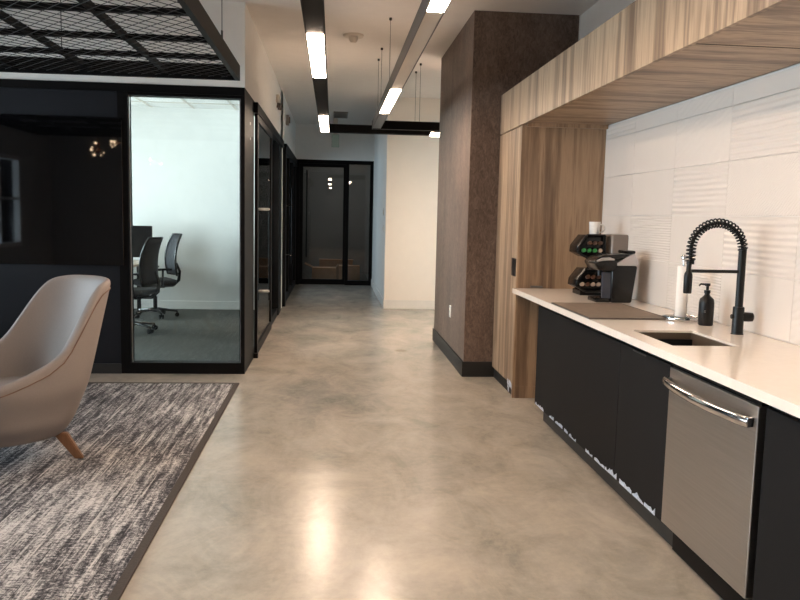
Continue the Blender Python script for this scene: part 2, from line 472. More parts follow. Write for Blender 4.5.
struct('wall_office_back', box(B(), LX, GX-.12, BY+.0, BY+.15, 0, CZ), MT['darkwall'])
struct('floor_office', box(B(), LX, -.9, 12.22, BY, 0, .006), MT['carpetd'])
struct('wall_office_left', box(B(), -3.6, -3.45, 12.22, BY, 0.006, CZ), MT['darkwall'])

# dark glazed door at the end of the hall
d = sempty('door_2', (0, BY, 0))
bm = B()
box(bm, GX, -.70, BY, BY+.1, 0, 2.58); box(bm, .75, .82, BY, BY+.1, 0, 2.58)
box(bm, -.70, .75, BY, BY+.1, 2.5, 2.58); box(bm, .25, .315, BY, BY+.1, 0, 2.5); box(bm, .315, .75, BY, BY+.1, 0, .1)
obj('frame', bm, MT['black'], d)
lf = B(); box(lf, -.70, -.63, BY+.02, BY+.07, .01, 2.5); box(lf, .2, .25, BY+.02, BY+.07, .01, 2.5)
box(lf, -.63, .2, BY+.02, BY+.07, .01, .12); box(lf, -.63, .2, BY+.02, BY+.07, 2.43, 2.5)
obj('door_frame', lf, MT['black'], d)
obj('pane', box(B(), -.63, .2, BY+.04, BY+.05, .12, 2.43), MT['glassd'], d)
obj('pane', box(B(), .315, .75, BY+.04, BY+.05, .1, 2.5), MT['glassd'], d)
ph = obj('pull_handle', cyl(B(), (-.55, BY-.06, .58), (-.55, BY-.06, 2.36), .016, 12), MT['black'], d, smooth=True)
bm = B()
for zz in (.66, 2.28): cyl(bm, (-.55, BY-.06, zz), (-.55, BY+.04, zz), .013, 10)
obj('handle_standoff', bm, MT['chrome'], d, smooth=True)
struct('wall_hall_over_door', box(B(), GX, .82, BY, BY+.12, 2.58, CZ), MT['wallw'])
struct('wall_storage_back', box(B(), LX, 3.4, 19.5, 19.8, 0, CZ), MT['darkwall'])
struct('wall_storage_right', box(B(), 1.6, 1.75, BY+.1, 19.5, 0, CZ), MT['darkwall'])
struct('wall_storage_front', box(B(), .82, 1.6, BY+.1, BY+.25, 0, CZ), MT['darkwall'])
struct('wall_storage_left', box(B(), -1.6, -1.45, BY+.15, 19.5, 0, CZ), MT['darkwall'])
struct('floor_storage', box(B(), -1.45, 1.6, BY+.15, 19.5, 0, .006), MT['carpetd'])
struct('wall_east_side', box(B(), 3.3, 3.4, RY, 19.8, 0, CZ), MT['wallw'])

# ================================================================ CEILING THINGS
def pendant(name, label, x0, x1, yend, ys0, lit, cables, blank, bar):
    z0, z1 = 2.50, 2.60
    xc = (x0+x1)/2
    t = thing(name, label, 'ceiling light', (xc, (ys0+yend)/2, z1), group=None)
    sd = MT['aludk'] if blank is not None else MT['black']
    bm = B(); w = .006
    box(bm, x0, x0+w, ys0, yend, z0, z1); box(bm, x1-w, x1, ys0, yend, z0, z1)
    box(bm, x0+w, x1-w, ys0, yend, z1-.012, z1); box(bm, x0+w, x1-w, ys0, ys0+w, z0, z1)
    obj('housing', bm, sd, t)
    # unlit covers and lit diffusers
    edges = sorted(lit); cur = ys0+w
    for a, b in edges:
        if a-cur > .05:
            far = False
            obj('blank_cover', box(B(), x0+w, x1-w, cur, a-.004, z0+.004, z0+.012), MT['black'] if blank is None else MT[blank], t)
        obj('diffuser', box(B(), x0+w, x1-w, a, b, z0-.004, z0+.03, .004, 1), MT['lit'], t)
        obj('added_ceiling_fill', box(B(), x0+.02, x1-.02, a, b, z1, z1+.004), MT['upfill'], t)  # added glowing strip to brighten the ceiling, not a known part of the pendant
        cur = b+.004
    obj('blank_cover', box(B(), x0+w, x1-w, cur, yend, z0+.004, z0+.012), MT['black'] if blank is None else MT['alu'], t)
    if bar:
        bx0, bx1, by0, by1, bl = bar
        bm = B(); box(bm, bx0, bx1, by0, by0+w, z0, z1); box(bm, bx0, bx1, by1-w, by1, z0, z1)
        box(bm, bx0, bx1, by0+w, by1-w, z1-.012, z1); box(bm, bx0, bx0+w, by0+w, by1-w, z0, z1-.012); box(bm, bx1-w, bx1, by0+w, by1-w, z0, z1-.012)
        c0 = bx0+w
        hb = obj('cross_housing', bm, MT['black'], t)
        for a, b in bl:
            obj('blank_cover', box(B(), c0, a, by0+w, by1-w, z0+.004, z0+.012), MT['black'], t)
            obj('diffuser', box(B(), a, b, by0-.004, by1-w, z0-.006, z0+.034, .004, 1), MT['lit'], t); c0 = b
        obj('blank_cover', box(B(), c0, bx1-w, by0+w, by1-w, z0+.004, z0+.012), MT['black'], t)
    for cx, cy in cables:
        c = obj('suspension_cable', cyl(B(), (cx, cy, z1-.002), (cx, cy, CZ), .0022, 6), MT['cable'], t)
        obj('ceiling_mount', cyl(B(), (cx, cy, CZ-.022), (cx, cy, CZ-.0), .013, 12), MT['cable'], t, smooth=True)
    return t
pendant('linear_pendant_light', 'long black linear pendant nearer the left wall, three glowing sections along the hall', -.174, -.064, 9.95, -1.2,
        [(.9, 2.4), (4.64, 6.05), (8.40, 9.93)], [(-.119, .8), (-.119, 3.6), (-.119, 7.36), (-.119, 9.6)], None,
        (-.174, 3.1, 9.95, 10.06, [(1.22, 1.85), (2.05, 3.05)]))  # second bar section is added out of view to brighten the warm wall
pendant('linear_pendant_light', 'linear pendant on the right with grey side and beige unlit cover, beside the brown column', .45, .55, 9.42, -1.2,
        [(2.35, 4.02), (6.52, 7.98)], [(.505, .6), (.505, 3.2), (.505, 7.39), (.505, 8.70), (.505, 9.3)], 'lens',
        (.45, 3.1, 9.42, 9.53, [(1.36, 2.0), (2.2, 3.05)]))  # both bar sections added behind the column, extra light for the hall end
# cables of the cross pieces sit with the second light
for o in [c for c in bpy.data.objects if c.name.startswith('linear_pendant_light')]:
    cy = 10.0 if o.name == 'linear_pendant_light' else 9.475
    obj('suspension_cable', cyl(B(), (1.02, cy, 2.598), (1.02, cy, CZ), .0022, 6), MT['cable'], o)
    obj('ceiling_mount', cyl(B(), (1.02, cy, CZ-.022), (1.02, cy, CZ), .013, 12), MT['cable'], o, smooth=True)

t = thing('smoke_detector', 'round white smoke detector on the ceiling between the two linear pendants', 'smoke detector', (.18, 8.14, CZ))
obj('base', lathe(B(), [(.0, 0), (.105, 0), (.105, -.012), (.098, -.02), (.0, -.02)], (.18, 8.14, CZ), 32), MT['dev'], t, smooth=True)
obj('sensor_head', lathe(B(), [(.05, -.02), (.045, -.05), (.028, -.075), (0, -.08)], (.18, 8.14, CZ), 24), MT['dev'], t, smooth=True)
bm = B(); box(bm, -.02, .24, 14.1, 14.9, CZ-.02, CZ)
t = thing('ceiling_vent', 'grey rectangular air vent in the ceiling far down the hall', 'air vent', (.1, 14.5, CZ))
obj('vent_frame', bm, MT['vent'], t)
bm = B()
for k in range(8): box(bm, .0, .22, 14.15+k*.09, 14.17+k*.09, CZ-.028, CZ-.02)
obj('slats', bm, MT['alu'], t)
# exit sign over the dark door
t = thing('exit_sign', 'small pale sign hanging above the dark glazed door at the hall end', 'sign', (.02, 15.0, CZ))
obj('hanging_bracket', box(B(), -.02, .06, 14.98, 15.02, 2.98, CZ), MT['dev'], t)
obj('sign_plate', box(B(), -.05, .09, 14.99, 15.01, 2.74, 2.98, .004, 1), MT['glasst'], t)
# devices high on the left hall wall
t = thing('emergency_light', 'beige emergency light with two lamps high on the left hall wall', 'emergency light', (GX, 10.95, 3.0))
obj('body', box(B(), GX-.002, GX+.045, 10.78, 11.06, 2.96, 3.06, .01), MT['dev'], t, smooth=True)
for yy in (10.82, 11.02): obj('lamp_head', cyl(B(), (GX+.01, yy, 2.925), (GX+.06, yy, 2.915), .035, 16), MT['devd'], t, smooth=True)
t = thing('fire_alarm_strobe', 'small dark alarm box high on the left wall past the emergency light', 'alarm', (GX, 12.95, 2.95))
obj('body', box(B(), GX-.002, GX+.05, 12.9, 13.05, 2.9, 3.06, .008), MT['vent'], t, smooth=True)
obj('lens', box(B(), GX+.05, GX+.07, 12.93, 13.02, 2.93, 3.03, .006), MT['devd'], t, smooth=True)

# hanging mesh ceiling raft
gx1, gx0, gy1, gy0, gz = -.765, -4.3, 6.5, 2.2, 2.525
t = thing('hanging_mesh_canopy', 'black suspended metal frame with diagonal wire mesh above the armchair', 'ceiling canopy', (-2.5, 4, gz))
bm = B()
box(bm, gx1-.035, gx1, gy0, gy1, gz, gz+.12); box(bm, gx0, gx0+.035, gy0, gy1, gz, gz+.12)
box(bm, gx0+.035, gx1-.035, gy1-.035, gy1, gz, gz+.12); box(bm, gx0+.035, gx1-.035, gy0, gy0+.035, gz, gz+.12)
obj('outer_frame', bm, MT['black'], t)
for yy in (2.66, 3.3, 3.94, 4.58, 5.27, 5.84):
    obj('cross_bar', box(B(), gx0+.035, gx1-.035, yy-.017, yy+.017, gz+.035, gz+.07), MT['black'], t)
for xx in (-1.345, -1.935, -2.52, -3.11, -3.7):
    obj('long_bar', box(B(), xx-.019, xx+.019, gy0+.035, gy1-.035, gz+.035, gz+.07), MT['black'], t)
bm = B()
def rod(a, b, r=.0022): tube(bm, [a, b], r, 4, cap=False)
zz = gz+.022; X0, X1, Y0_, Y1_ = gx0+.03, gx1-.03, gy0+.03, gy1-.03
for sgn in (1, -1):
    sl = 1.2*sgn                       # dy per dx
    c = -8.0
    while c < 12.0:
        # line y = c + sl*(x-X0)
        pts = []
        ya, yb = c, c+sl*(X1-X0)
        t0, t1 = 0.0, 1.0
        for lo in (0,):
            dy = yb-ya
            for bound, side in ((Y0_, 1), (Y1_, -1)):
                fa, fb = (ya-bound)*side, (yb-bound)*side
                if fa < 0 and fb < 0: t1 = -1
                elif fa < 0: t0 = max(t0, fa/(fa-fb))
                elif fb < 0: t1 = min(t1, fa/(fa-fb))
        if t1 > t0+.002:
            rod((X0+(X1-X0)*t0, ya+dy*t0, zz+.002*sgn), (X0+(X1-X0)*t1, ya+dy*t1, zz+.002*sgn))
        c += .125
obj('wire_mesh', bm, MT['meshw'], t)
for cx, cy in ((-.782, 5.6), (-1.935, 5.84), (-3.11, 5.84), (-.782, 2.95), (-1.935, 2.66), (-3.11, 2.66)):
    if cx > -1: obj('suspension_cable', cyl(B(), (cx, cy, gz+.12), (cx, cy, CZ), .003, 6), MT['cable'], t); obj('cable_clip', box(B(), cx-.006, cx+.006, cy-.012, cy+.012, gz+.12, gz+.19, .003), MT['cable'], t)
    else: obj('suspension_cable', cyl(B(), (cx, cy, gz+.068), (cx, cy, CZ), .003, 6), MT['cable'], t)

# sputnik chandelier seen only in reflections of the screen and the glass
def sputnik(loc, label, seedv):
    rnd = random.Random(seedv); c = V(loc)
    t = thing('cluster_chandelier', label, 'chandelier', loc, group='copper cluster lights reflected in the dark screen')
    obj('stem', cyl(B(), c, (c.x, c.y, CZ), .006, 8), MT['copper'], t, smooth=True)
    hub = B(); bmesh.ops.create_uvsphere(hub, u_segments=16, v_segments=10, radius=.03)
    for v in hub.verts: v.co += c
    obj('hub', hub, MT['copper'], t, smooth=True)
    for k in range(7):
        d = V((rnd.uniform(-1, 1), rnd.uniform(-1, 1), rnd.uniform(-.8, .4))).normalized()
        e = c+d*.11
        a = obj('arm', cyl(B(), c, e, .006, 8), MT['copper'], t, smooth=True)
        s = B(); bmesh.ops.create_uvsphere(s, u_segments=12, v_segments=8, radius=.010 if k > 2 else .018)
        for v in s.verts: v.co += e
        obj('bulb', s, MT['bulb'], t, smooth=True)
for i, (p, l) in enumerate((((-3.80, 1.0, 2.43), 'copper cluster chandelier mirrored leftmost in the dark screen'),
                            ((-3.50, 1.0, 2.55), 'copper cluster chandelier mirrored at the right edge of the dark screen'),
                            ((-2.92, 1.0, 2.29), 'copper cluster chandelier mirrored in the clear glass pane'))):
    sputnik(p, l, 11+i)

# ================================================================ LEFT SIDE
t = thing('television', 'large glossy black screen set on the black wall behind the armchair', 'television', (-2.9, GY, 1.6))
obj('screen', box(B(), -4.0, -1.845, GY-.026, GY-.008, .975, 2.265, .004, 1), MT['screen'], t)
obj('back_panel', box(B(), -4.0, -1.845, GY-.008, GY-.002, .975, 2.265), MT['black'], t)

t = thing('area_rug', 'large grey and cream distressed woven rug with dark border under the armchair', 'rug', (-2.7, 3.8, 0))
obj('rug_pile', box(B(), -4.5, -.83, .6, 6.60, .0, .012), MT['rug'], t)
bm = B(); box(bm, -.83, -.787, .56, 6.64, 0, .013, .003, 1); box(bm, -4.54, -4.5, .56, 6.64, 0, .013, .003, 1)
box(bm, -4.5, -.83, 6.60, 6.64, 0, .013, .003, 1); box(bm, -4.5, -.83, .56, .6, 0, .013, .003, 1)
obj('edge_binding', bm, plain('dark_rug_binding', (66, 60, 56), .9, var=.12, scale=80, bump=.3), t)

# armchair --------------------------------------------------------
def interp(tab, x):
    for (a, fa), (b, fb) in zip(tab, tab[1:]):
        if x <= b:
            u = (x-a)/(b-a); u = u*u*(3-2*u); return fa+(fb-fa)*u
    return tab[-1][1]
HT = [(0, 1.045), (36, 1.04), (54, 1.01), (70, .68), (84, .60), (96, .565), (122, .51), (142, .45), (158, .36), (180, .34)]
def HH(a):
    return sum(interp(HT, min(180, abs(a+d))) if abs(a+d) <= 180 else interp(HT, 360-abs(a+d)) for d in (-8, -4, 0, 4, 8))/5
def plan(phi, rx, ry, n=2.7):
    c, s = math.cos(phi), math.sin(phi)
    r = (abs(c)**n+abs(s)**n)**(-1/n)
    return -r*c*rx, r*s*ry
ARM = dict(loc=(-1.855, 4.56, .014), rz=math.radians(180+46))
def chair_pt(phi, z, inset=0.0):
    rx, ry = .40-inset, .40-inset
    k = interp([(.0, .60), (.14, .66), (.27, .86), (.46, 1.0), (1.2, 1.0)], z)
    x, y = plan(phi, rx, ry)
    x *= k; y *= k
    up = max(0, z-.42)
    back = max(0, math.cos(phi))**.5 if math.cos(phi) > 0 else 0
    x -= .30*up*min(1, back*1.0)
    y *= 1-.08*up
    return V((x, y, z))
def armchair():
    t = thing('armchair', 'taupe leather high-backed shell armchair on splayed wooden legs, standing on the rug', 'armchair', ARM['loc'], ARM['rz'])
    bm = B(); N = 72; rows = []
    zb = .145
    cols = []
    for i in range(N):
        phi = -PI+2*PI*i/N
        H = HH(math.degrees(phi))
        col = []
        for s in (.35, .7, .9):
            p = chair_pt(phi, zb); col.append(V((p.x*s, p.y*s, zb-.0+.0-.02*(1-s))))
        for v in range(0, 13):
            z = zb+(H-.02-zb)*v/12; col.append(chair_pt(phi, z))
        th = .052
        col.append(chair_pt(phi, H-.005, .012)); col.append(chair_pt(phi, H, th/2)); col.append(chair_pt(phi, H-.008, th-.008))
        for v in range(0, 10):
            z = (H-.03)+(.30-(H-.03))*v/9; col.append(chair_pt(phi, z, th))
        cols.append([bm.verts.new(c) for c in col])
    for i in range(N):
        A, C = cols[i], cols[(i+1) % N]
        for k in range(len(A)-1): bm.faces.new((A[k], C[k], C[k+1], A[k+1]))
    bm.faces.new([c[0] for c in cols]); bm.faces.new([c[-1] for c in cols][::-1])
    obj('shell', bm, MT['leather'], t, smooth='all', world=False, mods=[('SUBSURF', dict(levels=1, render_levels=1))])
    # welt along the outer side of the rim
    pts = []
    for i in range(N):
        phi = -PI+2*PI*i/N; H = HH(math.degrees(phi))
        p = chair_pt(phi, H-.055, -.0005); pts.append(p)
    obj('welt', tube(B(), pts, .0035, 6, closed=True), MT['piping'], t, smooth='all', world=False)
    # seat cushion
    bm = B(); cols = []
    M_ = 48
    for i in range(M_):
        phi = -PI+2*PI*i/M_; col = []
        for s, z in ((1, .30), (1.0, .385), (.96, .415), (.85, .43), (.5, .435), (.15, .435)):
            x, y = plan(phi, .32*s, .31*s); col.append(bm.verts.new((x+.0, y, z)))
        cols.append(col)
    for i in range(M_):
        A, C = cols[i], cols[(i+1) % M_]
        for k in range(5): bm.faces.new((A[k], C[k], C[k+1], A[k+1]))
    bm.faces.new([c[-1] for c in cols]); bm.faces.new([c[0] for c in cols][::-1])
    obj('seat_cushion', bm, MT['leather'], t, smooth='all', world=False)
    for sx in (1, -1):
        for sy in (1, -1):
            bm = B()
            top = V((sx*.20, sy*.20, .155)); bot = V((sx*.275, sy*.275, .0))
            d = V((sx, sy, 0)).normalized(); n = V((-d.y, d.x, 0))
            def ring(c, a, b): return [bm.verts.new(c+d*u*a+n*w*b) for u, w in ((1, 1), (-1, 1), (-1, -1), (1, -1))]
            R1 = ring(top, .04, .02); R0 = ring(bot, .024, .016)
            bm.faces.new(R1); bm.faces.new(R0[::-1])
            for k in range(4): bm.faces.new((R1[k], R0[k], R0[(k+1) % 4], R1[(k+1) % 4]))
            bmesh.ops.bevel(bm, geom=list(bm.edges), offset=.005, segments=2, affect='EDGES')
            obj('leg', bm, MT['leg'], t, smooth=True, world=False)
    bm = B()
    for s in (1, -1):
        tube(bm, [V((-.2, -.2*s, .145)), V((.2, .2*s, .145))], .016, 10)
    obj('cross_brace', bm, MT['leg'], t, smooth=True, world=False)
    return t
armchair()

# conference furniture --------------------------------------------
def office_chair(label):
    t = thing('office_chair', label, 'office chair', (0, 0, 0), 0, None)   # faces +x
    # star base
    bm = B(); cyl(bm, (0, 0, .07), (0, 0, .12), .035, 16)
    for k in range(5):
        a = 2*PI*k/5+.3; e = V((.29*math.cos(a), .29*math.sin(a), .075))
        tube(bm, [V((0, 0, .11)), e*.5+V((0, 0, .06)), e], [.022, .018, .013], 8)
    obj('star_base', bm, MT['plastic'], t, smooth=True, world=False)
    for k in range(5):
        a = 2*PI*k/5+.3; e = V((.29*math.cos(a), .29*math.sin(a), 0)); n = V((-math.sin(a), math.cos(a), 0))
        bm = B()
        for s in (-.02, .02): cyl(bm, e+n*(s-.008)+V((0, 0, .03)), e+n*(s+.008)+V((0, 0, .03)), .03, 14)
        cyl(bm, e+V((0, 0, .03)), e+V((0, 0, .08)), .008, 8)
        obj('caster', bm, MT['plastic'], t, smooth=True, world=False)
    obj('gas_lift', tube(B(), [(0, 0, .11), (0, 0, .28), (0, 0, .285), (0, 0, .42)], [.028, .028, .017, .017], 14), MT['plastic'], t, smooth=True, world=False)
    bm = B(); box(bm, -.12, .12, -.08, .08, .40, .45, .01); cyl(bm, (0, -.2, .42), (0, -.08, .42), .008, 8)
    obj('mechanism', bm, MT['plastic'], t, smooth=True, world=False)
    bm = B(); box(bm, -.24, .25, -.245, .245, .45, .53, .035, 4)
    for v in bm.verts:
        if v.co.x > .15: v.co.z -= (v.co.x-.15)*.25
    obj('seat', bm, MT['mesh'], t, smooth=True, world=False)
    # curved mesh back
    bm = B(); g = []
    for i in range(9):
        u = i/8; z = .58+u*.56; xx = -.27-.05*math.sin(u*PI*.8)*-1-.10*u*u-.02
        w = .21+.03*math.sin(u*PI)-.035*u
        g.append([V((xx+.05*(abs(s)**2), s*w, z)) for s in (-1, -.66, -.33, 0, .33, .66, 1)])
    vs = [[bm.verts.new(p) for p in r] for r in g]
    for a, b in zip(vs, vs[1:]):
        for k in range(6): bm.faces.new((a[k], a[k+1], b[k+1], b[k]))
    br = obj('backrest', bm, MT['mesh'], t, smooth='all', world=False, mods=[('SOLIDIFY', dict(thickness=.012))])
    loop = [r[0] for r in g]+[p for p in g[-1][1:-1]]+[r[-1] for r in g[::-1]]+[p for p in g[0][1:-1][::-1]]
    obj('backrest_frame', tube(B(), loop, .014, 8, closed=True), MT['plastic'], t, smooth='all', world=False)
    bm = B(); tube(bm, [(-.1, 0, .425), (-.25, 0, .43), (-.33, 0, .50), (-.345, 0, .62), (-.30, 0, .74)], [.022, .024, .024, .02, .014], 10)
    obj('back_support', bm, MT['plastic'], t, smooth='all', world=False)
    for s in (1, -1):
        bm = B(); tube(bm, [(-.02, .22*s, .45), (-.02, .29*s, .47), (-.02, .30*s, .66)], .015, 8)
        box(bm, -.14, .12, .265*s-.0 if s > 0 else -.335, .335 if s > 0 else -.265, .66, .69, .012)
        obj('armrest', bm, MT['plastic'], t, smooth=True, world=False)
    return t
oc = office_chair('black mesh office chair in the glass room, nearer the glass pane')
oc['group'] = 'office chairs in the glass meeting room'
oc.location = (-2.40, 9.5, .006); oc.rotation_euler = (0, 0, PI-.22)
dup(oc, (-2.44, 10.9, .006), PI+.5, 'black mesh office chair in the glass room, farther and nearer the white wall')
t = thing('meeting_table', 'light topped meeting table at the left of the glass room', 'table', (-3.25, 10.2, .006))
obj('tabletop', box(B(), -3.85, -2.62, 8.6, 11.6, .715, .745, .004), MT['desk'], t)
for xx in (-3.75, -2.78):
    for yy in (8.8, 11.4): obj('leg', box(B(), xx-.025, xx+.025, yy-.025, yy+.025, .006, .715, .004), MT['black'], t)
t = thing('monitor', 'wide black monitor standing on the meeting table', 'monitor', (-3.05, 11.3, .745))
obj('screen', box(B(), -3.55, -2.56, 11.28, 11.32, .80, 1.25, .008), MT['plastic'], t)
obj('stand', box(B(), -3.09, -3.01, 11.32, 11.36, .745, 1.0, .004), MT['plastic'], t)
obj('foot', box(B(), -3.2, -2.9, 11.25, 11.45, .745, .757, .004), MT['plastic'], t)
t = tag(obj('paper_stack', box(B(), -2.86, -2.66, 10.4, 10.68, .745, .765, .002), MT['paper']), 'short stack of white papers on the meeting table edge', 'papers')

# boxes behind the dark door
t = thing('cardboard_box', 'open brown cardboard box on the floor behind the dark glass door', 'box', (-.18, 17.2, .006))
bm = B(); box(bm, -.45, .08, 17.0, 17.45, .006, .30)
obj('carton', bm, MT['card'], t)
bm = B(); prism(bm, [(-.45, .30), (-.62, .38), (-.615, .39), (-.44, .31)], 'y', 17.0, 17.45); prism(bm, [(.08, .30), (.12, .36), (.115, .37), (.07, .31)], 'y', 17.0, 17.45)
obj('flap', bm, MT['cardd'], t)
t = thing('cardboard_box', 'lower closed brown box beside the open box behind the dark door', 'box', (.35, 17.4, .006))
obj('carton', box(B(), .14, .6, 17.2, 17.6, .006, .34), MT['card'], t)
obj('tape', box(B(), .14, .6, 17.37, 17.43, .34, .342), MT['cardd'], t)
t = thing('cardboard_box', 'tall dark brown box behind the open box beyond the dark door', 'box', (.07, 17.75, .006))
obj('carton', box(B(), -.3, .45, 17.62, 17.9, .006, .44), MT['cardd'], t)
obj('lid', box(B(), -.31, .46, 17.61, 17.91, .41, .45), MT['cardd'], t)

# ================================================================ WALL FITTINGS
def plate(name, label, cat, face, y, z, kind, grp=None):
    x, s = face
    t = thing(name, label, cat, (x, y, z), group=grp)
    obj('cover_plate', box(B(), min(x, x+s*.008), max(x, x+s*.008), y-.038, y+.038, z-.062, z+.062, .003, 1), MT['white'], t)
    if kind == 'outlet':
        for dz in (-.025, .025):
            obj('socket', box(B(), min(x+s*.008, x+s*.012), max(x+s*.008, x+s*.012), y-.016, y+.016, z+dz-.014, z+dz+.014, .002, 1), MT['dev'], t)
    else:
        obj('toggle', box(B(), min(x+s*.008, x+s*.016), max(x+s*.008, x+s*.016), y-.014, y+.014, z-.03, z+.03, .002, 1), MT['dev'], t)
plate('wall_outlet', 'white electrical outlet low on the brown column', 'outlet', (1.22, -1), 7.88, .50, 'outlet')
plate('light_switch', 'upper white switch on the corridor wall corner by the warm wall', 'light switch', (.82, -1), 12.66, 1.53, 'switch')
plate('light_switch', 'lower white switch on the corridor wall corner by the warm wall', 'light switch', (.82, -1), 12.60, 1.26, 'switch')
bx = plate
t = thing('wall_control', 'small grey control plate on the wood panel just above the counter end', 'outlet', (1.62, 6.15, .93))
obj('cover_plate', box(B(), 1.60, 1.70, 6.142, 6.15, .915, .93), MT['alu'], t)

# ================================================================ KITCHEN
XF = 1.485
# tall cabinet
t = thing('tall_cabinet', 'tall oak-look cabinet between the brown column and the counter', 'cabinet', (1.84, 6.57, 0))
obj('body', box(B(), XF+.02, WX, 6.15, 6.985, .1, 2.211), MT['woodt'], t)
dr = obj('door', box(B(), XF, XF+.018, 6.185, 6.98, .1, 2.205, .002, 1), MT['woodf'], t)
obj('edge_panel', box(B(), XF, XF+.02, 6.152, 6.18, .0, 2.211), MT['woodt'], t)
obj('recessed_pull', box(B(), XF-.006, XF, 6.187, 6.32, 1.0, 1.145), MT['matteb'], dr)
obj('plinth', box(B(), XF+.02, WX, 6.15, 6.985, 0, .1), MT['blackb'], t)
obj('side_skirt', box(B(), XF+.02, WX, 6.146, 6.15, .0, .1), MT['woodt'], t)
# wall cabinet run
t = thing('overhead_cabinet', 'long oak-look overhead cabinet running above the counter', 'wall cabinet', (1.84, 2.9, 2.22))
obj('body', box(B(), XF+.022, WX, -1.2, 6.98, 2.225, 2.56), MT['woodf'], t)
for a, b in ((-1.2, .02), (.024, 1.246), (1.25, 6.98)):
    pass
obj('fascia', box(B(), XF, XF+.022, -1.2, 6.985, 2.215, 2.562, .001, 1), MT['woodf'], t)
bm = B(); box(bm, 1.51, WX, 3.267, 3.274, 2.2235, 2.225)
obj('underside_seam', bm, MT['black'], t)
obj('filler_strip', box(B(), 1.52, WX, 6.11, 6.148, 2.195, 2.225), MT['woodt'], t)
# base cabinets
ZT = .868; ZB = .132
def base_cab(y0, y1, label, doors, seam_side=None):
    t = thing('base_cabinet', label, 'cabinet', (1.85, (y0+y1)/2, 0))
    obj('body', box(B(), XF+.02, WX-.002, y0+(.02 if doors == 2 else .0015), y1-.0015, ZB-.02, ZT), MT['cab'], t)
    return t
def cab_door(t, y0, y1, pull=None):
    d = obj('door', box(B(), XF, XF+.018, y0+.002, y1-.002, ZB, ZT-.022, .0015, 1), MT['cab'], t)
    if pull: obj('finger_pull', box(B(), XF-.003, XF, pull[0], pull[1], ZT-.034, ZT-.027), MT['aludk'], d)
t1 = base_cab(3.83, 5.45, 'matte black base cabinet left of the sink beside the oak tall cabinet', 2)
cab_door(t1, 3.83, 5.45)
t2 = thing('base_cabinet', 'narrow matte black cabinet under the sink, left of the dishwasher', 'cabinet', (1.85, 3.53, 0))
bm = B(); box(bm, XF+.02, XF+.04, 3.232, 3.8285, ZB-.02, ZT); box(bm, XF+.04, WX, 3.232, 3.25, ZB-.02, ZT); box(bm, XF+.04, WX, 3.81, 3.8285, ZB-.02, ZT); box(bm, XF+.04, WX, 3.25, 3.81, ZB-.02, ZB)
obj('body', bm, MT['cab'], t2)
cab_door(t2, 3.23, 3.83, (3.5, 3.66))
t3 = base_cab(1.3, 2.478, 'matte black base cabinet right of the steel dishwasher', 1)
cab_door(t3, 1.3, 2.478)
t4 = base_cab(-1.2, 1.3, 'matte black base cabinet at the near end of the counter', 1)
cab_door(t4, -1.2, 1.3)
struct('trim_5', box(B(), XF+.07, XF+.09, -1.2, 5.45, 0, ZB-.02), MT['toe'])
# remnants of blue-white protective film along the bottom edges
def film(parent, y0, y1, step, seedv, zt=.022):
    rnd = random.Random(seedv); y = y0
    while y < y1:
        ln = rnd.uniform(.03, .16)
        if rnd.random() < .72:
            n = 5; h0 = ZB-rnd.uniform(.0, .004)
            pts = [(y, h0)]+[(y+ln*k/n, h0+rnd.uniform(.004, zt)) for k in range(n+1)]+[(y+ln, h0)]
            obj('protective_film', prism(B(), pts, 'x', XF-.0022, XF-.0002), MT['film'], parent)
        y += ln+rnd.uniform(.0, .05)
film(t1, 3.9, 5.40, .1, 3); film(t2, 3.24, 3.8, .1, 8, .034)
tc_ = [o for o in bpy.data.objects if o.name == 'tall_cabinet'][0]
bm = B(); rnd = random.Random(5)
for k in range(9):
    y = 6.16+k*.012; z = .03+rnd.uniform(0, .06)
    prism(bm, [(y, z), (y+.03, z+.01), (y+.025, z+.05), (y+.004, z+.04)], 'x', XF-.006-.001*k, XF-.004-.001*k)
obj('protective_film', bm, MT['film'], tc_)

# worktop with sink cut-out
CT = .91; cx0 = 1.452
SX0, SX1, SY0, SY1 = 1.548, 1.868, 3.365, 3.845
bm = B(); ct0 = ZT+.004
pts_o = [(cx0, -1.2), (WX-.0005, -1.2), (WX-.0005, 6.142), (cx0, 6.142)]
for (a, b, c, d) in ((cx0, SX0, -1.2, 6.142), (SX1, WX-.0005, -1.2, 6.142), (SX0, SX1, -1.2, SY0), (SX0, SX1, SY1, 6.142)):
    box(bm, a, b, c, d, ct0, CT)
bmesh.ops.remove_doubles(bm, verts=bm.verts, dist=.0001)
tag(obj('worktop', bm, MT['counter']), 'long white quartz worktop over the black base cabinets', 'worktop')
t = thing('sink', 'dark undermount sink let into the white worktop', 'sink', ((SX0+SX1)/2, (SY0+SY1)/2, .7))
bm = B(); w = .012; zb = .70; zt = CT-.010
e_ = .0008
box(bm, SX0+e_, SX0+w, SY0+e_, SY1-e_, zb, zt); box(bm, SX1-w, SX1-e_, SY0+e_, SY1-e_, zb, zt)
box(bm, SX0+w, SX1-w, SY0+e_, SY0+w, zb, zt); box(bm, SX0+w, SX1-w, SY1-w, SY1-e_, zb, zt); box(bm, SX0+e_, SX1-e_, SY0+e_, SY1-e_, zb-w, zb)
obj('basin', bm, MT['sink'], t)
obj('drain', lathe(B(), [(0, .002), (.04, .002), (.044, .0), (.044, -.002)], ((SX0+SX1)/2, (SY0+SY1)/2, zb+.002), 24), MT['chrome'], t, smooth=True)

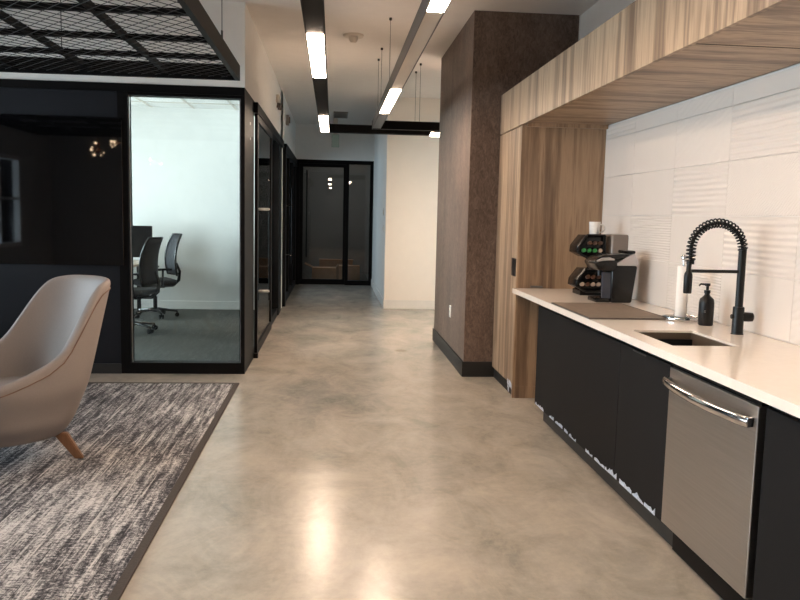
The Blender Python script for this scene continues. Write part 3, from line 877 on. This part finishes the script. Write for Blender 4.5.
# dishwasher
t = thing('dishwasher', 'stainless steel dishwasher with bowed bar handle under the worktop', 'dishwasher', (1.8, 2.86, 0))
D0, D1 = 2.502, 3.218
obj('body', box(B(), XF+.03, 2.1, D0, D1, .11, .86), MT['black'], t)
obj('door_panel', box(B(), XF-.012, XF+.03, D0+.003, D1-.003, .142, .842, .004), MT['steel'], t)
obj('control_strip', box(B(), XF+.0, XF+.03, D0+.003, D1-.003, .843, .858), MT['black'], t)
obj('kick_panel', box(B(), XF+.05, XF+.07, D0, D1, .01, .135), MT['black'], t)
pts = []; hy0, hy1 = D0+.018, D1-.01
for k in range(25):
    u = k/24; yy = hy0+(hy1-hy0)*u
    pts.append((XF-.032-.038*math.sin(PI*u)**.7, yy, .782))
bm = tube(B(), pts, .0155, 14)
for v in bm.verts: v.co.z = .782+(v.co.z-.782)*1.35
hd = obj('handle', bm, MT['chrome'], t, smooth=True)
for yy in (hy0+.01, hy1-.01): obj('handle_mount', box(B(), XF-.045, XF-.012, yy-.016, yy+.016, .765, .80, .004), MT['chrome'], hd, smooth=True)

# faucet
FX, FY = 2.055, 3.74
t = thing('kitchen_faucet', 'matte black spring-neck kitchen faucet behind the sink', 'faucet', (FX, FY, CT))
obj('base', lathe(B(), [(0, 0), (.031, 0), (.031, .004), (.028, .006), (.028, .135), (.026, .14), (0, .14)], (FX, FY, CT), 28), MT['matteb'], t, smooth=True)
obj('riser', cyl(B(), (FX, FY, CT+.13), (FX, FY, 1.345), .0195, 24), MT['matteb'], t, smooth=True)
ar = .135; cxx, czz = FX-ar, 1.335
arch = [V((cxx+ar*math.cos(a), FY, czz+ar*math.sin(a))) for a in [PI*k/40 for k in range(41)]]
arch += [V((FX-2*ar, FY, czz-.02*k)) for k in range(1, 4)]
hs = obj('hose', tube(B(), [V((FX, FY, 1.33))]+arch+[V((FX-2*ar-.004, FY, 1.24))], .0095, 12), MT['matteb'], t, smooth='all')
# helix round the arch
L = [0]
for a, b in zip(arch, arch[1:]): L.append(L[-1]+(b-a).length)
def at(s):
    for i in range(len(L)-1):
        if s <= L[i+1]:
            u = (s-L[i])/(L[i+1]-L[i]); p = arch[i].lerp(arch[i+1], u); d = (arch[i+1]-arch[i]).normalized(); return p, d
    return arch[-1], (arch[-1]-arch[-2]).normalized()
turns = 27; hp = []
for k in range(turns*12+1):
    s = L[-1]*k/(turns*12); p, d = at(s); n1 = V((0, 1, 0)); n2 = d.cross(n1); a = 2*PI*k/12
    hp.append(p+(n1*math.cos(a)+n2*math.sin(a))*.021)
obj('spring', tube(B(), hp, .0044, 6), MT['matteb'], t, smooth='all')
obj('neck_collar', cyl(B(), (FX-2*ar, FY, 1.262), (FX-2*ar, FY, 1.285), .019, 20), MT['matteb'], t, smooth=True)
obj('spray_head', lathe(B(), [(0, 0), (.018, 0), (.020, .004), (.021, .085), (.019, .1), (.012, .112), (.011, .15), (0, .15)], (FX-2*ar-.006, FY, 1.115), 24), MT['matteb'], t, smooth=True)
bm = B(); cyl(bm, (FX, FY, 1.228), (FX-2*ar+.01, FY, 1.228), .0085, 14)
obj('holder_arm', bm, MT['matteb'], t, smooth=True)
obj('lever_handle', tube(B(), [(FX+.02, FY-.005, 1.0), (FX+.05, FY-.015, 1.0), (FX+.066, FY-.02, 1.0), (FX+.072, FY-.022, 1.0)], [.024, .024, .022, .012], 20), MT['matteb'], t, smooth=True)
obj('cap_knob', cyl(B(), (FX-.036, FY, 1.0), (FX-.02, FY, 1.0), .012, 14), MT['matteb'], t, smooth=True)

# soap dispenser
sx, sy = 2.045, 4.06
t = thing('soap_dispenser', 'black pump soap bottle between the paper towels and the faucet', 'soap dispenser', (sx, sy, CT))
obj('bottle', lathe(B(), [(0, 0), (.036, 0), (.040, .006), (.040, .125), (.036, .145), (.018, .162), (.014, .168), (.014, .178), (0, .178)], (sx, sy, CT), 32), MT['matteb'], t, smooth=True)
bm = B(); lathe(bm, [(0, .178), (.017, .178), (.017, .193), (.008, .195), (.008, .215), (.0145, .216), (.0145, .231), (0, .231)], (sx, sy, CT), 20)
tube(bm, [(sx, sy, CT+.224), (sx-.035, sy+.008, CT+.226), (sx-.044, sy+.01, CT+.216)], [.007, .0055, .005], 10)
obj('pump', bm, MT['matteb'], t, smooth=True)
bm = B()
for q, wd in ((.083, .012), (.076, .016)):
    for k in range(6):
        a = PI+.95+(k-2.5)*wd*6/1.0*.25*1.2
        p = V((sx+.0403*math.cos(a), sy+.0403*math.sin(a), CT+q)); n_ = V((math.cos(a), math.sin(a), 0)); tt = V((-n_.y, n_.x, 0))
        f_ = [bm.verts.new(p+tt*u*.0018+V((0, 0, w_*.0012))+n_*e) for e in (0, .0004) for u, w_ in ((1, 1), (-1, 1), (-1, -1), (1, -1))]
        bm.faces.new(f_[:4]); bm.faces.new(f_[4:])
        for m in range(4): bm.faces.new((f_[m], f_[(m+1) % 4], f_[4+(m+1) % 4], f_[4+m]))
obj('printed_marks', bm, MT['silver'], t)

# paper towel holder and roll
px, py = 2.0, 4.27
t = thing('paper_towel_holder', 'chrome upright paper towel holder with round base by the wall', 'paper towel holder', (px, py, CT))
obj('base', lathe(B(), [(0, 0), (.095, 0), (.098, .004), (.096, .016), (.088, .02), (0, .02)], (px, py, CT), 40), MT['glasst'], t, smooth=True)
obj('base_rim', lathe(B(), [(.0985, .001), (.1, .004), (.1, .018), (.0985, .021), (.097, .018)], (px, py, CT), 40), MT['chrome'], t, smooth=True)
obj('rod', cyl(B(), (px, py, CT+.02), (px, py, CT+.335), .006, 12), MT['chrome'], t, smooth=True)
obj('finial', lathe(B(), [(0, .332), (.008, .332), (.008, .345), (.015, .352), (.016, .37), (.012, .376), (0, .376)], (px, py, CT), 20), MT['chrome'], t, smooth=True)
bm = lathe(B(), [(.0185, .0), (.032, .0), (.033, .002), (.033, .288), (.032, .29), (.0185, .29), (.0185, .0)], (px, py, CT+.0205), 36)
tag(obj('paper_towel_roll', bm, MT['paper'], smooth=True), 'slim white paper towel roll on the chrome holder', 'paper towels')

# drying mat
t = thing('drying_mat', 'flat grey-brown drying mat lying on the worktop before the sink', 'mat', (1.70, 4.65, CT))
bm = B(); box(bm, 1.462, 1.93, 4.26, 5.02, CT, CT+.008, .003, 2)
obj('mat', bm, MT['board'], t)
bm = B(); box(bm, 1.456, 1.462, 4.254, 5.026, CT, CT+.009); box(bm, 1.93, 1.936, 4.254, 5.026, CT, CT+.009)
box(bm, 1.462, 1.93, 4.254, 4.26, CT, CT+.009); box(bm, 1.462, 1.93, 5.02, 5.026, CT, CT+.009)
obj('hem', bm, plain('dark_mat_hem', (80, 72, 66), .7, var=.1), t)

# single-cup coffee brewer (front faces -x)
K0, K1 = 5.12, 5.34
t = thing('coffee_machine', 'black single-cup coffee machine with silver lid on the worktop', 'coffee machine', (1.97, 5.23, CT))
bm = B(); prism(bm, [(1.90, CT+.0), (2.045, CT+.0), (2.075, 1.165), (1.895, 1.165)], 'y', K0, K1, .012, 3)
obj('body', bm, MT['plastic'], t, smooth=True)
bm = B(); prism(bm, [(1.80, CT), (1.90, CT), (1.90, CT+.03), (1.80, CT+.025)], 'y', K0+.02, K1-.02, .005, 2)
obj('drip_tray', bm, MT['plastic'], t, smooth=True)
bm = B(); prism(bm, [(1.765, 1.185), (1.80, 1.13), (1.90, 1.12), (1.935, 1.165), (1.93, 1.20), (1.88, 1.235), (1.80, 1.22)], 'y', K0-.004, K1+.004, .014, 3)
obj('brew_head', bm, MT['plastic'], t, smooth=True)
bm = B(); prism(bm, [(1.905, 1.165), (2.078, 1.168), (2.074, 1.205), (2.052, 1.246), (2.01, 1.236)], 'y', K0+.004, K1-.004, .004, 2)
obj('silver_lid', bm, MT['silver'], t, smooth=True)
bm = B(); prism(bm, [(1.80, 1.215), (1.86, 1.238), (1.95, 1.245), (2.02, 1.24), (1.99, 1.228), (1.90, 1.195)], 'y', K0-.001, K1+.001, .006, 2)
hl = obj('lid_cover', bm, MT['plastic'], t, smooth=True)
obj('lid_handle', box(B(), 2.0, 2.068, K0+.03, K1-.03, 1.246, 1.268, .008), MT['plastic'], t, smooth=True)
bm = B(); tube(bm, [V((1.785, K0-.006, 1.195)), V((1.82, K0-.009, 1.208)), V((1.87, K0-.009, 1.212)), V((1.905, K0-.006, 1.206))], [.007, .012, .012, .006], 10)
obj('silver_trim', bm, MT['silver'], t, smooth=True)
bm = B(); prism(bm, [(1.835, CT+.03), (1.899, CT+.03), (1.896, 1.12), (1.83, 1.12)], 'y', K0+.012, K0+.03, .003, 1)
obj('water_tank', bm, plain('smoky_blue_plastic', (48, 54, 66), .15, var=.1), t)
obj('outlet_nozzle', cyl(B(), (1.85, 5.23, 1.09), (1.85, 5.23, 1.13), .02, 16), MT['plastic'], t, smooth=True)

# two-tier pod rack
R0, R1 = 5.55, 5.80
t = thing('pod_rack', 'two-tier black coffee pod rack beside the oak panel', 'pod rack', (1.90, 5.68, CT))
def tier(z, k):
    sh = [(1.80, z+.035), (1.805, z+.085), (1.865, z+.165), (2.0, z+.165), (2.0, z-.0), (1.87, z)]
    bm = B(); prism(bm, sh, 'y', R0+.05, R1, .004, 2)
    # hollow look: frame proud of the face
    n = len(sh)
    for i in range(n):
        a, b = sh[i], sh[(i+1) % n]
        tube(bm, [(a[0], R0+.03, a[1]), (b[0], R0+.03, b[1])], .009, 8); 
    obj('tray', bm, MT['plastic'], t, smooth=True)
    cols = ['podg', 'podg', 'podg', 'podw'] if k else ['podw', 'pod', 'podw', 'podw']
    for j in range(4):
        x = 1.842+j*.041
        for r_ in range(2):
            c = V((x, R0+.03, z+.048+r_*.055)); 
            if r_ == 1 and j == 0: continue
            bm = B(); tube(bm, [c+V((0, .02, 0)), c+V((0, -.012, .006)), c+V((0, -.014, .006))], [.012, .015, .015], 16)
            obj('coffee_pod', bm, MT[cols[j]] if r_ == 0 else MT['pod'], t, smooth=True)
            if r_ == 0:
                pass
tier(1.195, 1); tier(.945, 0)
bm = B(); box(bm, 1.93, 2.03, R0+.1, R1-.04, CT, 1.2, .006); box(bm, 1.84, 2.04, R0+.06, R1, CT, CT+.04, .006)
obj('post', bm, MT['plastic'], t)

# mug on top
mx, my, mz = 1.955, 5.69, 1.3605
t = thing('mug', 'white mug standing on top of the black pod rack', 'mug', (mx, my, mz))
obj('cup', lathe(B(), [(0, 0), (.034, 0), (.038, .006), (.042, .09), (.043, .098), (.040, .098), (.037, .09), (.034, .012), (0, .01)], (mx, my, mz), 32), MT['white'], t, smooth=True)
obj('handle', tube(B(), [(mx+.038+.032*math.sin(a), my-.008, mz+.05+.03*math.cos(a)) for a in [PI*k/12 for k in range(13)]], .0055, 10), MT['white'], t, smooth='all')
# grey tin behind the machine
bm = B(); box(bm, 2.045, 2.19, 5.56, 5.76, CT, 1.368, .018, 4)
tag(obj('storage_tin', bm, MT['greyp'], smooth=True), 'tall grey rounded tin between the pod rack and the tiled wall', 'tin')

# ================================================================ LIGHTS
def area(name, loc, rot, sx, sy, e, col):
    l = bpy.data.lights.new(name, 'AREA'); l.shape = 'RECTANGLE'; l.size = sx; l.size_y = sy; l.energy = e; l.color = col
    o = bpy.data.objects.new(name, l); COL.objects.link(o); o.location = loc; o.rotation_euler = rot
    return o
COOL = (.80, .90, 1.0)
for i, (a, b) in enumerate(wins):
    area('daylight_window', (LX-.75, (a+b)/2, 1.3), (0, -PI/2-math.radians(36), 0), 2.6, b-a+.5, (150, 195, 195)[i], COOL)
area('daylight_conference', (LX-.25, 9.5, 1.65), (0, -PI/2, 0), 1.6, 2.9, 290, (.86, .95, 1.0))

area('storage_fill_light', (.3, 18, 3.2), (0, 0, 0), (.6), .6, 9, (1, .95, .88))  # added fill to lift the dark room behind the door, no lamp known there
area('daylight_office', (-3.3, 14.3, 1.6), (0, -PI/2, 0), 1.5, 2.6, 45, (.70, .86, 1.0))
w = bpy.data.worlds.new('World'); SC.world = w; w.use_nodes = True
nt = w.node_tree; nt.nodes.clear()
bg = nt.nodes.new('ShaderNodeBackground'); o = nt.nodes.new('ShaderNodeOutputWorld')
sk = nt.nodes.new('ShaderNodeTexSky'); sk.sky_type = 'HOSEK_WILKIE'; sk.sun_direction = (0.3, -.6, .7); sk.turbidity = 4
bg.inputs[1].default_value = 1.0
nt.links.new(sk.outputs[0], bg.inputs[0]); nt.links.new(bg.outputs[0], o.inputs[0])

# ================================================================ CAMERA
yaw, pit, rol = (math.radians(a) for a in (5.02837, 6.19828, 1.28607))
f = V((math.sin(yaw)*math.cos(pit), math.cos(yaw)*math.cos(pit), -math.sin(pit)))
r = V((math.cos(yaw), -math.sin(yaw), 0)); u = r.cross(f)
r2 = r*math.cos(rol)+u*math.sin(rol); u2 = -r*math.sin(rol)+u*math.cos(rol)
cd = bpy.data.cameras.new('camera'); cam = bpy.data.objects.new('camera', cd); COL.objects.link(cam)
M = Matrix((r2, u2, -f)).transposed().to_4x4(); M.translation = V((0, 0, 1.47))
cam.matrix_world = M
cd.sensor_width = 36; cd.lens = 774.3/800*36; cd.clip_start = .05
SC.camera = cam
SC.view_settings.view_transform = 'Standard'; SC.view_settings.look = 'None'
SC.view_settings.gamma = 1; SC.view_settings.use_curve_mapping = False
SC.view_settings.exposure = 1.45
try:
    SC.cycles.use_denoising = True; SC.cycles.max_bounces = 10; SC.cycles.transparent_max_bounces = 12
    SC.cycles.sample_clamp_indirect = 6; SC.cycles.caustics_reflective = False
except Exception: pass
